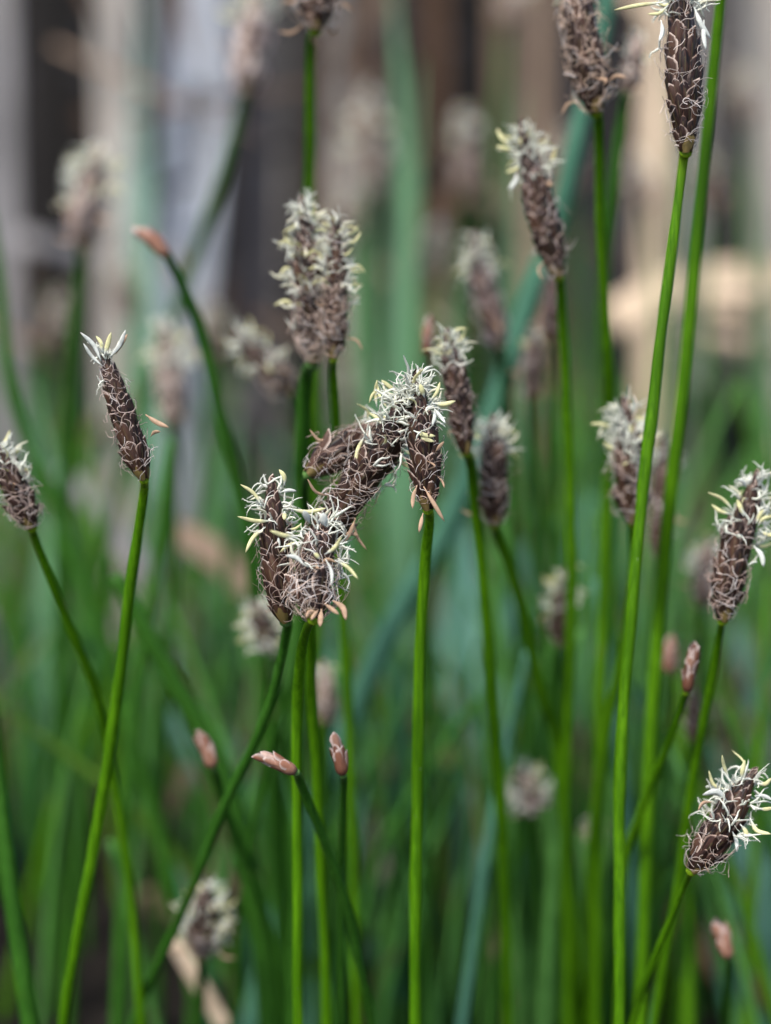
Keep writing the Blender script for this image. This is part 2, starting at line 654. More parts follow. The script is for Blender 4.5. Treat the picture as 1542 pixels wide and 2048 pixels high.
g = MB()
xs = np.concatenate([np.linspace(-60, -3, 12), np.linspace(-2.4, 2.4, 61), np.linspace(3, 60, 12)])
ysg = np.concatenate([np.linspace(-60, -1.5, 12), np.linspace(-1, 3, 81), np.linspace(4, 60, 12)])
V = []
gr = random.Random(3)
for y in ysg:
    for x in xs:
        bank = 0.75 * min(1, max(0, (y - .95) / 1.3)) ** 1.2
        z = bank + (.006 * math.sin(x * 31 + y * 17) + .004 * math.sin(x * 57 - y * 43) + gr.uniform(-.003, .003)) * (1 + 6 * bank) - .006
        V.append((x, y, z))
nx = len(xs)
F = [(j * nx + i, j * nx + i + 1, (j + 1) * nx + i + 1, (j + 1) * nx + i) for j in range(len(ysg) - 1) for i in range(nx - 1)]
g.add(V, F, (1, 1, 1))
link('ground', g.mesh('ground', m_ground), None, 'structure')

# ------------------------------------------------------------------ reed and iris leaves behind
M_DEAD = {}  # the warm straw tone has sunlight painted into its base colour
for nm, b in dict(grey=(.38, .36, .355), pale=(.66, .69, .75), straw=(.52, .47, .41), tan=(.36, .25, .17), brown=(.13, .068, .034), sunlight_paint=(.92, .72, .51), dim=(.085, .075, .078), dark=(.013, .010, .008)).items():  # the near-black tone stands for deep shade between the reeds
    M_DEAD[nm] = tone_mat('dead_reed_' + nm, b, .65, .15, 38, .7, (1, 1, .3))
M_LEAF = {nm: tone_mat('reed_leaf_' + nm, b, .5, .25, 40, .3, (1, 1, .08), .4) for nm, b in
          dict(green=(.11, .27, .12), teal=(.11, .27, .20), glaucous=(.26, .42, .36), mid=(.06, .17, .05), olive=(.13, .17, .05)).items()}
DEAD_W = dict(grey='grey', pale='silvery', straw='straw coloured', tan='tan', brown='dark brown', sunlight_paint='warm straw coloured', dim='dark grey', dark='blackish')


def blade(name, label, cat, pts, w0, mat, group=None, tipped=False, foot=None, twist=0.0, n=16, face=0.0):
    """a long leaf: shallow V cross-section with real thickness, midrib as a part"""
    path = spline(pts, n)
    P, T, N, B = frames(path)
    org = P[0].copy() if foot is None else np.array(foot)
    V, F, Cc = [], [], []
    rg = random.Random(sum(map(ord, label)) % 1000 + int(P[0][0] * 1e5))
    for i in range(n):
        f = i / (n - 1)
        wv = w0 * (1 if not tipped else max(.06, (1 - f ** 2.2))) * (.8 + .2 * math.sin(min(1, f * 3) * math.pi / 2))
        a = face + twist * f
        b = B[i] * math.cos(a) + N[i] * math.sin(a)
        nn = N[i] * math.cos(a) - B[i] * math.sin(a)
        th = w0 * .035
        for u, dz in ((-1, .16), (-.5, .05), (0, 0), (.5, .05), (1, .16)):
            V.append(P[i] + b * u * wv / 2 + nn * (dz * wv + th))
        for u, dz in ((1, .16), (.5, .05), (0, -.04), (-.5, .05), (-1, .16)):
            V.append(P[i] + b * u * wv / 2 * .98 + nn * (dz * wv - th))
        k = rg.uniform(.8, 1.12)
        Cc += [(k, k, k)] * 10
    for i in range(n - 1):
        for j in range(10):
            k = (j + 1) % 10
            F.append((i * 10 + j, i * 10 + k, (i + 1) * 10 + k, (i + 1) * 10 + j))
    F += [tuple(range(9, -1, -1)), tuple((n - 1) * 10 + j for j in range(10))]
    mb = MB()
    mb.add(V, F, np.array(Cc))
    o = link(name, mb.mesh(name, mat, org))
    o.location = org
    tag(o, label, cat, group)
    return o


def upright(xt, yt, xb, yb, d, wpx, lean=0.0, over=.32):
    """points of a leaf from the mud up through two picture points and on past the upper one"""
    a, b = at(xb, yb, d), at(xt, yt, d * (1 + lean))
    dirv = nrm(b - a)
    pts = [b, a]
    k = a[2] / max(.2, dirv[2])
    foot = a - dirv * k
    foot[2] = -.004
    top = b + dirv * over
    return [foot, a, b, top], px(wpx, d)


# dead reeds, each where the picture shows it: colour, x top, x bottom (at y 900), width px, distance, label
reeds = [
    ('grey', -4, 14, 78, 560, 'grey dead reed blade across the dark gap from the beige one'),
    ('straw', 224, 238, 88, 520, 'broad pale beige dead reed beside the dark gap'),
    ('pale', 385, 330, 100, 560, 'widest silvery dead reed leaning behind the blue-green leaves'),
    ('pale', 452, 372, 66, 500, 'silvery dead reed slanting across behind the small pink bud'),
    ('dark', 96, 92, 60, 640, 'blackish rotten reed standing in the dark gap'),  # blackish reeds carry the shade of the gaps in their colour
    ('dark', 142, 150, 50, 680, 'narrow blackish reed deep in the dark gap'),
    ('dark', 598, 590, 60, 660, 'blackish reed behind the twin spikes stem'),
    ('dark', 945, 955, 80, 660, 'blackish reed next to the dark brown reed'),
    ('dim', 528, 512, 100, 600, 'dark grey dead reed between silvery reed and twin spikes'),
    ('straw', 668, 700, 50, 640, 'straw coloured reed behind the twin spikes'),
    ('straw', 566, 570, 40, 720, 'narrow straw coloured reed behind the dark grey reed'),
    ('brown', 735, 712, 60, 760, 'dull dark reed beside the tall mid-green leaf'),
    ('brown', 866, 872, 74, 620, 'dark brown dead reed close beside the tall mid-green leaf'),
    ('tan', 1010, 985, 70, 680, 'faded tan reed between brown reed and slanting blue-green stem'),
    ('tan', 1085, 1060, 60, 600, 'tan dead reed crossing behind the slanting blue-green stem'),
    ('sunlight_paint', 1310, 1300, 70, 520, 'straw coloured reed behind the tall big-spiked rush'),
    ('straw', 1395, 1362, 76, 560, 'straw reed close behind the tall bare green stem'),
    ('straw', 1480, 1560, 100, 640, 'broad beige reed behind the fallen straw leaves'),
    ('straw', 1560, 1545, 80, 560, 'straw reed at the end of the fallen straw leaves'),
    ('dim', 1180, 1190, 70, 820, 'dim reed behind the pair of crossing green stems'),
]
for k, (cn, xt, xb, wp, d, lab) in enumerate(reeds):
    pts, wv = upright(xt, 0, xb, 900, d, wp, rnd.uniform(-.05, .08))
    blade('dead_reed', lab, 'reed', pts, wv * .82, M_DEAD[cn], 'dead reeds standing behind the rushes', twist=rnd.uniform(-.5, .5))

# stubs added near-black to give the hollow under the fallen leaves its shade
for xt, yt, wp, lab in ((1405, 770, 66, 'dark rotten reed stub next to the tall bare stem'), (1452, 765, 74, 'widest dark rotten reed stub under the fallen straw leaves'), (1500, 800, 60, 'dark rotten reed stub beside the hanging peach leaf')):
    a, b = at(xt + 8, 1050, 500), at(xt, yt, 505)
    foot = a * 1.0
    foot[2] = -.004
    blade('shade_stub', lab, 'reed stub', [foot, a, b], px(wp, 500), M_DEAD['dark'], 'reed stubs put as shade', twist=.2)

# fallen and bent dead leaves, sunlight painted into the warm straw ones
fallen = [
    ('sunlight_paint', (1225, 650), (1400, 585), (1680, 565), 124, 455, 'warm straw coloured fallen leaf lying across upright reeds'),
    ('sunlight_paint', (1290, 560), (1440, 625), (1700, 640), 90, 475, 'second warm straw leaf lying just behind the bright one'),
    ('sunlight_paint', (1330, 700), (1450, 690), (1640, 740), 60, 490, 'thin fallen straw leaf just beneath the bright broad one'),
    ('sunlight_paint', (1450, 690), (1520, 800), (1580, 960), 70, 480, 'bent peach-tan leaf hanging down beside a dark hollow'),
    ('grey', (-60, 470), (60, 490), (190, 520), 60, 600, 'grey dead leaf fallen across the foot of the dark gap'),
    ('tan', (330, 1060), (420, 1110), (500, 1190), 70, 330, 'tan withered leaf bent over behind the upright slim dark spike'),
    ('grey', (120, 940), (210, 1040), (300, 1160), 46, 360, 'grey folded leaf behind the solitary spike'),
    ('straw', (700, 1560), (780, 1800), (850, 2080), 46, 300, 'straw leaf blade slanting up through the green stems'),
    ('sunlight_paint', (345, 1880), (385, 1950), (450, 2060), 36, 232, 'orange-tan dead leaf lying low among green stems'),
    ('grey', (1030, 1920), (1060, 2000), (1085, 2080), 70, 300, 'grey crumpled leaf low behind the bare green stems'),
    ('dim', (820, 60), (980, 110), (1120, 100), 40, 700, 'dark stalk lying across the brown reeds'),
    ('tan', (840, 395), (960, 400), (1080, 440), 56, 650, 'tan stalk broken across the foot of the grey reed'),
]
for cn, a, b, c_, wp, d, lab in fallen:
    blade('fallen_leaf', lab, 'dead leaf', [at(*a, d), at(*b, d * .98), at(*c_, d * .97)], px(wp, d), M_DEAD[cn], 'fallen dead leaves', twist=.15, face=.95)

# thin dead stalks tangled at all angles in front of the far rank
for i in range(64):
    d = rnd.uniform(430, 760)
    x, y = rnd.uniform(-80, 1620), rnd.uniform(-60, 900)
    if 60 < x < 170 and y < 700:
        continue
    a = rnd.gauss(0, .55) + (math.pi / 2 if rnd.random() < .3 else 0)
    L = rnd.uniform(90, 260)
    v = np.array([math.sin(a), math.cos(a)]) * L
    cn = rnd.choice(['brown', 'tan', 'straw', 'dark', 'dark', 'brown', 'sunlight_paint' if x > 1150 else 'tan', 'dim'])
    blade('dead_stalk', DEAD_W[cn] + ' thin dead stalk tangled among the standing reeds', 'dead stalk', [at(x - v[0], y - v[1], d), at(x + rnd.uniform(-20, 20), y, d * rnd.uniform(.96, 1)), at(x + v[0], y + v[1], d * rnd.uniform(.94, 1.04))],
          px(rnd.uniform(10, 30), d), M_DEAD[cn], 'thin dead stalks among the reeds', tipped=True, twist=rnd.uniform(-.6, .6), face=rnd.uniform(0, .6), n=8)

# living broad leaves
leaves = [
    ('glaucous', 290, -40, 302, 800, 470, 66, 'blue-green leaf standing before the silvery reeds'),
    ('green', 312, 250, 300, 900, 440, 46, 'mid-green leaf close beside the blue-green one'),
    ('green', 785, -60, 800, 820, 360, 62, 'tall mid-green leaf between tan and brown reeds'),
    ('green', 742, 330, 775, 1000, 380, 40, 'narrow mid-green leaf beside the tall one'),
    ('teal', 1060, 1080, 930, 1480, 320, 120, 'broad teal leaf behind the stem of the small plump spike'),
    ('teal', 940, 1040, 985, 1520, 300, 170, 'upright teal leaf behind the tangle of five spikes'),
    ('teal', 330, 1290, 470, 1560, 330, 130, 'broad teal leaf behind the pinkish leaning bud'),
    ('teal', 830, 1560, 770, 1900, 310, 150, 'short teal leaf behind the straw blade'),
    ('teal', 1470, 1640, 1530, 2000, 270, 130, 'teal leaf under the far-leaning shaggy spike'),
    ('mid', 1340, 60, 1350, 900, 430, 34, 'thin green leaf behind the tall big-spiked rush'),
    ('mid', 1545, 380, 1530, 900, 420, 40, 'green leaf beside the straw reed end'),
    ('olive', 1415, 800, 1420, 1300, 420, 70, 'olive leaf in the dark hollow under fallen leaves'),
    ('mid', 690, 880, 730, 1500, 330, 56, 'green leaf behind the bare stem of the twin spikes'),
    ('green', 838, 120, 826, 900, 400, 44, 'bright green leaf leaning on the brown reed'),
    ('mid', 985, 330, 1000, 1000, 420, 50, 'dull green leaf behind the slanting greyish spike'),
    ('green', 1040, 180, 1022, 900, 460, 40, 'thin bright leaf behind the slim leaning spike'),
    ('green', 470, 820, 440, 1250, 380, 60, 'short green leaf behind the curving budded stem'),
    ('green', 60, 760, 90, 1250, 360, 50, 'green leaf beyond the pale outer spike'),
    ('teal', 1180, 860, 1150, 1400, 400, 80, 'teal leaf behind the white-tufted spike'),
    ('teal', 1450, 1180, 1490, 1600, 320, 120, 'teal leaf behind the netted brown spike stem'),
    ('teal', 180, 1150, 130, 1600, 400, 90, 'teal leaf behind the solitary spike stem'),
    ('green', 905, 480, 850, 1100, 400, 60, 'green leaf behind the thin-budded rush'),
]
for cn, xt, yt, xb, yb, d, wp, lab in leaves:
    a, b = at(xb, yb, d), at(xt, yt, d * 1.03)
    foot = a + nrm(a - b) * (a[2] / max(.25, nrm(b - a)[2]))
    foot[2] = -.004
    blade('green_leaf', lab, 'leaf', [foot, a, a * .5 + b * .5 + np.array([rnd.uniform(-.004, .004), 0, 0]), b], px(wp, d), M_LEAF[cn], 'living broad leaves', tipped=True, twist=rnd.uniform(-.6, .6))

# reeds further back, alike
for i in range(34):
    d = rnd.uniform(720, 1150)
    xt = rnd.uniform(-500, 2000)
    if 40 < xt < 180 or 540 < xt < 640 or 890 < xt < 1000 or 1400 < xt < 1470:
        continue
    pts, wv = upright(xt, rnd.uniform(-200, 250), xt + rnd.uniform(-90, 90), 800, d, rnd.uniform(28, 60), rnd.uniform(-.05, .05), over=.05)
    cn = rnd.choice(['dim', 'brown', 'dim', 'dim'])
    blade('far_reed', 'dull dead reed in the far rank against the dark bank', 'reed', pts, wv, M_DEAD[cn], 'far rank of dull reeds', twist=rnd.uniform(-.8, .8), n=9)

# ------------------------------------------------------------------ the rushes one can tell apart
PINK = [(.40, .20, .13), (.56, .38, .31), (.24, .10, .06), (.34, .15, .09)]
RED = [(.20, .07, .035), (.30, .12, .06), (.26, .13, .09)]
MIXB = [(.20, .08, .045), (.34, .18, .12), (.13, .05, .03)]

L1X = [(524, 1013, 481, 969, 'y'), (569, 971, 558, 939, 'y'), (549, 1041, 475, 1033, 'y', 5), (531, 1054, 491, 1105, 'y'), (576, 1016, 652, 1016, 'y', -8), (569, 1022, 569, 1040, 'y', 0, 10),
       (560, 985, 593, 982, 'w', 3), (556, 1070, 553, 1108, 'w', 3, 8)]
L2X = [(594, 1074, 540, 1061, 'y'), (620, 1047, 607, 1020, 'w', 0, 14), (649, 1109, 682, 1074, 'y'), (609, 1131, 571, 1111, 'w', -6), (669, 1120, 716, 1158, 'y', 5), (651, 1118, 663, 1171, 'w', 6),
       (652, 1054, 646, 1025, 'w', 2, 18), (640, 1118, 629, 1106, 'y', 0, 9), (649, 1207, 678, 1229, 't', 0, 9), (665, 1201, 692, 1240, 't', 8, 13), (643, 1218, 640, 1254, 't', 0, 11), (636, 1220, 622, 1240, 't', 0, 9), (631, 1222, 612, 1236, 't')]
MX = [(711, 1036, 685, 1089, 't', 3, 9), (682, 1071, 718, 1071, 't', 4, 8), (665, 1003, 655, 985, 't', 0, 8), (754, 815, 754, 760, 'y', 3), (798, 784, 763, 760, 'y', 2), (772, 790, 738, 806, 'y', -14, 6),
      (785, 828, 752, 841, 'y', 2), (803, 817, 813, 790, 'y'), (732, 868, 710, 930, 'y', -5), (776, 907, 745, 937, 'y', 6, 9), (778, 912, 792, 934, 'w'), (796, 909, 820, 936, 'y', -4), (778, 900, 836, 883, 'w', 8, 11)]
RX = [(858, 804, 880, 764, 'y'), (864, 806, 911, 802, 'y', -5, 11), (849, 795, 840, 768, 'y', 0, 11), (867, 815, 891, 846, 'w', 0, 8), (869, 815, 864, 852, 'w', 3, 8), (827, 861, 871, 872, 'y', -4, 10), (834, 870, 869, 883, 'y', -2, 9),
      (834, 971, 825, 1017, 't', -3, 9), (847, 973, 889, 1043, 't', 0, 9), (871, 903, 888, 883, 't', 0, 7), (846, 1026, 838, 1065, 't', 0, 8), (875, 953, 889, 976, 't', 3, 5)]
JX = [(1459, 1557, 1444, 1510, 'y', 2), (1483, 1561, 1490, 1520, 'y', 2), (1454, 1603, 1405, 1590, 'w', -14, 14), (1424, 1604, 1396, 1621, 't'), (1514, 1567, 1543, 1556, 'y'), (1509, 1592, 1545, 1600, 'w'),
      (1518, 1617, 1547, 1615, 'y', -3), (1468, 1622, 1477, 1645, 'y'), (1465, 1663, 1474, 1704, 'w', 4), (1480, 1648, 1491, 1684, 'y'), (1500, 1635, 1542, 1668, 'y', -12)]
IX = [(1469, 1023, 1416, 985, 'y'), (1464, 1028, 1423, 1009, 'y'), (1488, 1033, 1474, 999, 'y', 0, 10), (1512, 1047, 1527, 1019, 'y', 0, 10), (1515, 1053, 1545, 1033, 'y'), (1493, 975, 1474, 958, 'w'), (1507, 1091, 1527, 1134, 'w', 5, 11), (1520, 1060, 1550, 1070, 'y')]
LX = [(202, 722, 161, 665, 'w', -6), (205, 732, 167, 687, 'w', 4), (208, 712, 222, 665, 'y', 0, 10), (219, 715, 251, 660, 'w', -4), (232, 708, 255, 668, 't', 0, 8), (203, 705, 192, 672, 'y'), (291, 829, 338, 855, 't', -3, 11), (301, 873, 321, 863, 't')]
FX = [(1335, 4, 1229, 20, 'y', -4), (1337, 9, 1295, 28, 'y', 8), (1388, 13, 1422, 78, 'w', -6, 11), (1322, 40, 1318, 84, 'w', 5, 9), (1408, 40, 1412, 100, 'w', -3, 10)]
DX = [(1027, 295, 994, 257, 'y'), (1030, 297, 992, 292, 'y'), (1042, 326, 1011, 345, 'y'), (1034, 345, 1019, 380, 'w'), (1085, 370, 1107, 372, 't')]
HX = [(1230, 862, 1180, 848, 'y', -5), (1235, 895, 1207, 884, 'y'), (1272, 880, 1295, 860, 'y'), (1262, 870, 1262, 850, 'y', 0, 10)]


rush('rush with upright slim dark spike hugging the stubby woolly one', [(570, 1243), (552, 1110), (543, 965)], [(574, 1262), (535, 1425), (455, 1600), (390, 1765), (330, 1900), (265, 2060)], 78, 163, 186, 24, M_STEM_D,
     seed=11, fuzz=.64, extra=L1X, nanth=2, ndry=0, nstig=26, nfil=130, stigl=.95, filc=(.34, .25, .21))
rush('rush with stubby tan woolly spike in the tangle of five spikes', [(628, 1236), (628, 1140), (655, 1040)], [(612, 1262), (600, 1330), (594, 1500), (597, 2060)], 98, 158, 160, 24,
     seed=12, fuzz=.50, extra=L2X, nanth=0, ndry=3, nstig=34, nfil=330, filc=(.46, .35, .28), dep=(0, 5))
rush('rush with the longest spike, running slantwise through the tangle of five', [(615, 1125), (690, 1005), (768, 895), (834, 752)], [(622, 1250), (624, 1400), (640, 1650), (655, 2060)], 92, 166, 170, 24,
     seed=13, fuzz=.66, extra=MX, nanth=4, ndry=2, nstig=64, nfil=330, filc=(.42, .32, .26), dep=(1, -3))
rush('rush whose spike lies almost level, base sticking out of the tangle', [(617, 948), (675, 905), (735, 880), (792, 850)], [(609, 975), (612, 1080), (600, 1300), (545, 1480), (495, 1730), (465, 2060)], 84, 167, 200, 20, M_STEM_D,
     seed=14, fuzz=.7, nanth=1, ndry=2, nstig=22, nfil=170, filc=(.42, .31, .25), dep=(0, 3))
rush('rush with dark spike whose tip meets the longest slantwise spike', [(856, 1018), (850, 905), (836, 770)], [(859, 1045), (848, 1160), (836, 1500), (830, 2060)], 76, 162, 160, 25,
     seed=15, rise=.42, fuzz=.72, extra=RX, nanth=1, ndry=2, nstig=30, nfil=90, filc=(.42, .31, .25))

rush('rush with dark white-topped spike next to a tiny red bud', [(932, 905), (915, 780), (896, 668)], [(942, 930), (957, 1060), (978, 1300), (1000, 1600), (1012, 1850), (1015, 2060)], 62, 176, 190, 27,
     seed=21, rise=.35, fuzz=.74, nanth=10, ndry=2, nstig=22, nfil=120, filc=(.33, .25, .24))
rush('tiny dark red budded rush beside the dark spike', [(852, 712), (857, 652)], [(851, 760), (846, 1000), (850, 1500)], 30, 196, 205, 16, M_STEM_D, seed=22, bud=RED)
rush('rush with small plump spike next to the dark white-topped one', [(990, 1050), (988, 950), (985, 838)], [(996, 1070), (1040, 1200), (1082, 1380), (1115, 1510), (1150, 1900), (1160, 2060)], 66, 184, 200, 24,
     seed=23, fuzz=.72, nanth=9, ndry=2, nstig=26, nfil=120, filc=(.34, .25, .23))
rush('rush with slim leaning spike in front of blue-green stem', [(1118, 553), (1085, 430), (1042, 250)], [(1121, 575), (1130, 760), (1141, 1000), (1140, 1300), (1130, 1600), (1135, 2060)], 74, 181, 195, 24,
     seed=24, rise=.35, fuzz=.68, extra=DX, nanth=7, ndry=1, nstig=34, nfil=120, filc=(.38, .28, .26))
rush('rush with tall tan spike between the slim leaning one and the biggest', [(1192, 225), (1170, 90), (1142, -70)], [(1197, 250), (1200, 450), (1214, 700), (1216, 900), (1200, 1400), (1190, 2060)], 84, 176, 195, 25,
     seed=25, fuzz=.88, nanth=8, ndry=5, nstig=20, nfil=330, filc=(.66, .49, .37))
rush('rush with faint pinkish spike crossing behind the tan-spiked stem', [(1256, 188), (1268, 130), (1276, 70)], [(1250, 210), (1222, 400), (1207, 600), (1212, 900), (1225, 1300)], 48, 205, 215, 28, M_STEM_D,
     seed=26, hi=False, fuzz=.5, nanth=3, nstig=20, nfil=90, pale=.5)
rush('rush with the biggest spike on a tall clean straight stem', [(1372, 303), (1366, 150), (1360, -80)], [(1366, 325), (1345, 500), (1321, 680), (1296, 900), (1271, 1150), (1249, 1400), (1240, 1650), (1240, 2060)], 88, 165, 158, 25,
     seed=27, rise=.45, fuzz=.78, extra=FX, nanth=7, ndry=0, nstig=46, nfil=150, filc=(.55, .47, .42))
rush('rush with white-tufted spike half behind the clean straight stem', [(1264, 1045), (1262, 950), (1250, 808)], [(1265, 1070), (1256, 1250), (1205, 1500), (1180, 1750), (1175, 2060)], 76, 180, 200, 22,
     seed=28, fuzz=.58, extra=HX, nanth=4, ndry=1, nstig=40, nfil=130, filc=(.45, .35, .31))
rush('rush with dim dark spike tucked behind the white-tufted one', [(1318, 1115), (1324, 1000), (1326, 872)], [(1316, 1140), (1300, 1400), (1270, 1800)], 62, 205, 220, 22, M_STEM_D, seed=29, hi=False, fuzz=.7, nanth=4, nstig=20, nfil=80, filc=(.3, .24, .25))
rush('rush with netted brown spike crowned by pale yellow anthers', [(1446, 1240), (1468, 1110), (1516, 952)], [(1441, 1260), (1425, 1350), (1400, 1480), (1376, 1620), (1350, 1800), (1305, 2060)], 80, 170, 178, 20,
     seed=30, rise=.32, fuzz=.60, extra=IX, nanth=4, ndry=0, nstig=36, nfil=200, filc=(.50, .37, .31))
rush('rush with shaggy spike leaning far over on a very thin stem', [(1384, 1740), (1440, 1660), (1505, 1548)], [(1372, 1765), (1345, 1830), (1305, 1930), (1262, 2060)], 84, 165, 166, 15,
     seed=31, fuzz=.52, extra=JX, nanth=1, ndry=1, nstig=40, nfil=120, filc=(.42, .34, .29))
rush('solitary rush with dark leaning spike and forked white tip', [(288, 958), (250, 840), (207, 705)], [(288, 985), (270, 1110), (246, 1300), (220, 1500), (190, 1690), (150, 1900), (128, 2060)], 66, 164, 168, 25,
     seed=32, fuzz=.93, extra=LX, nanth=1, ndry=0, nstig=10, nfil=150, filc=(.42, .33, .29))
rush('rush with pale spike leaning away from the solitary dark spike', [(64, 1055), (30, 975), (-12, 892)], [(70, 1075), (110, 1180), (160, 1300), (196, 1400), (216, 1500), (252, 1700), (285, 2060)], 70, 170, 182, 22,
     seed=33, fuzz=.5, nanth=8, ndry=2, nstig=30, nfil=130, filc=(.52, .40, .34))
rush('rush with soft pale spike before the broad beige reed', [(166, 502), (175, 410), (196, 300)], [(164, 530), (150, 680), (140, 850), (122, 1100), (118, 1400)], 84, 240, 255, 34, M_STEM_D,
     seed=34, hi=False, fuzz=.45, nanth=14, nstig=50, nfil=120, filc=(.55, .45, .42), pale=.8)
rush('rush with small pink bud bent on a curving stem', [(336, 514), (312, 488), (286, 470)], [(344, 530), (402, 660), (440, 820), (470, 950), (503, 1120), (520, 1300)], 36, 196, 200, 27, M_STEM_D, seed=35, bud=PINK)
rush('thicker-stemmed rush of the twin spikes, woolly white over most of its length', [(625, 725), (618, 570), (605, 402)], [(612, 760), (606, 900), (608, 1050), (600, 1400), (590, 2060)], 70, 178, 190, 36, M_STEM_D,
     seed=36, fuzz=.34, nanth=36, ndry=5, nstig=40, nfil=300, filc=(.58, .45, .37), stigl=.95)
rush('thinner-stemmed rush of the twin spikes, tan with yellow anthers', [(668, 716), (672, 590), (672, 436)], [(667, 750), (674, 900), (680, 1150), (700, 1500), (715, 2060)], 60, 176, 190, 22,
     seed=37, fuzz=.50, nanth=28, ndry=6, nstig=28, nfil=280, filc=(.57, .43, .34), stigl=.95)
rush('rush with ragged tan spike high above the twin spikes', [(632, 60), (636, -30), (640, -150)], [(622, 90), (620, 250), (620, 420), (625, 700)], 84, 186, 195, 25,
     seed=38, fuzz=.9, nanth=0, ndry=9, nstig=6, nfil=160, filc=(.52, .38, .30))
rush('rush with pinkish soft spike on a long slanting stem before silvery reeds', [(490, 190), (500, 90), (512, -30)], [(484, 215), (450, 330), (405, 470), (345, 640), (270, 850)], 78, 250, 265, 28, M_STEM_D,
     seed=39, hi=False, fuzz=.7, nanth=6, nstig=30, nfil=150, filc=(.58, .46, .46), pale=.9)
rush('rush with drooping spike nodding toward the twin spikes', [(582, 790), (535, 735), (470, 668)], [(590, 830), (600, 950), (590, 1300)], 72, 208, 215, 22, M_STEM_D,
     seed=40, hi=False, fuzz=.45, nanth=12, nstig=40, nfil=140, filc=(.5, .4, .34))
rush('rush with faded spike behind the curving pink-budded stem', [(346, 860), (342, 760), (325, 650)], [(348, 890), (345, 1100), (330, 1400)], 70, 240, 250, 26, M_STEM_D,
     seed=41, hi=False, fuzz=.55, nanth=12, nstig=40, nfil=120, filc=(.5, .42, .38), pale=.6)
rush('rush with slanting greyish spike behind the tiny red bud', [(1002, 695), (972, 590), (946, 472)], [(1006, 720), (1020, 900), (1040, 1300)], 66, 216, 230, 24, M_STEM_D,
     seed=42, hi=False, fuzz=.64, nanth=8, nstig=40, nfil=140, filc=(.42, .35, .38), pale=.5)
rush('rush with brown spike standing behind the slim leaning spike stem', [(1062, 805), (1064, 740), (1068, 660)], [(1062, 830), (1065, 1000), (1075, 1400)], 48, 216, 230, 22, M_STEM_D,
     seed=43, hi=False, fuzz=.8, nanth=3, nstig=12, nfil=90, filc=(.36, .27, .26))
rush('rush with reddish dark spike close behind the slim leaning spike', [(1100, 690), (1102, 620), (1104, 540)], [(1100, 720), (1098, 1000), (1100, 1400)], 48, 212, 225, 20, M_STEM_D,
     seed=44, hi=False, fuzz=.9, nanth=1, nstig=6, nfil=70, filc=(.36, .24, .24))
rush('short rush with pale-tipped spike behind the slim leaning spike stem', [(1121, 1292), (1126, 1220), (1134, 1136)], [(1120, 1320), (1118, 1500), (1122, 1900)], 56, 206, 215, 20, M_STEM_D,
     seed=45, hi=False, fuzz=.5, nanth=12, nstig=40, nfil=80, filc=(.4, .3, .28))
rush('rush with pink-white bud lying sideways on its stem', [(592, 1544), (560, 1528), (523, 1513)], [(600, 1562), (642, 1665), (692, 1800), (722, 1940), (748, 2060)], 34, 165, 172, 22, M_STEM_D, seed=46, bud=PINK)
rush('rush with upright red-brown bud beside the sideways pink bud', [(686, 1550), (680, 1520), (673, 1487)], [(688, 1565), (686, 1650), (682, 1780), (684, 2060)], 34, 167, 172, 19, M_STEM_D, seed=47, bud=MIXB)
rush('rush with pinkish bud leaning toward the crossing stem', [(426, 1535), (418, 1510), (404, 1480)], [(432, 1550), (455, 1630), (495, 1740), (540, 1900), (560, 2060)], 36, 184, 195, 22, M_STEM_D, seed=48, bud=PINK)
rush('short rush with shaggy spike behind the long crossing stem', [(404, 1915), (408, 1850), (416, 1765)], [(402, 1940), (398, 2060)], 76, 200, 205, 22, M_STEM_D,
     seed=49, hi=False, fuzz=.3, nanth=20, nstig=50, nfil=80, filc=(.4, .31, .27))
rush('short rush with stumpy greyish spike behind the bare stems', [(1068, 1625), (1058, 1590), (1042, 1545)], [(1072, 1650), (1085, 1800), (1090, 2060)], 70, 222, 230, 20, M_STEM_D,
     seed=50, hi=False, fuzz=.3, nanth=10, nstig=40, nfil=80, filc=(.42, .33, .32), pale=.4)
rush('short rush with small pale bud under the far-leaning spike', [(1456, 1916), (1450, 1890), (1440, 1862)], [(1458, 1940), (1452, 2060)], 38, 186, 190, 20, M_STEM_D, seed=51, bud=PINK)
rush('rush with slender brown bud beside the netted spike stem', [(1373, 1384), (1380, 1340), (1391, 1294)], [(1368, 1400), (1332, 1500), (1282, 1620), (1250, 1740), (1235, 2060)], 32, 173, 182, 18, seed=52, bud=MIXB)
rush('rush with faint pinkish bud behind the slender brown bud', [(1336, 1345), (1338, 1325), (1340, 1300)], [(1334, 1370), (1325, 1500), (1300, 1800)], 36, 206, 215, 18, M_STEM_D, seed=53, bud=PINK)
rush('rush with dull spike behind the netted spike stem', [(1384, 1482), (1386, 1430), (1388, 1375)], [(1382, 1510), (1370, 1700), (1360, 2060)], 38, 204, 215, 18, M_STEM_D,
     seed=54, hi=False, fuzz=.9, nanth=0, nstig=4, nfil=60, filc=(.42, .3, .28))
rush('rush with pale yellowish fluffy spike behind the upright slim dark one', [(545, 1300), (528, 1260), (510, 1210)], [(552, 1330), (560, 1500), (570, 1900)], 66, 204, 215, 20, M_STEM_D,
     seed=55, hi=False, fuzz=.15, nanth=22, nstig=46, nfil=40, filc=(.5, .45, .3))
rush('rush with beige spike behind the long stem of the stubby spike', [(650, 1445), (650, 1390), (648, 1330)], [(652, 1470), (655, 1700), (660, 2060)], 48, 212, 220, 18, M_STEM_D,
     seed=56, hi=False, fuzz=.8, nanth=3, nstig=10, nfil=100, filc=(.5, .41, .34), pale=.6)
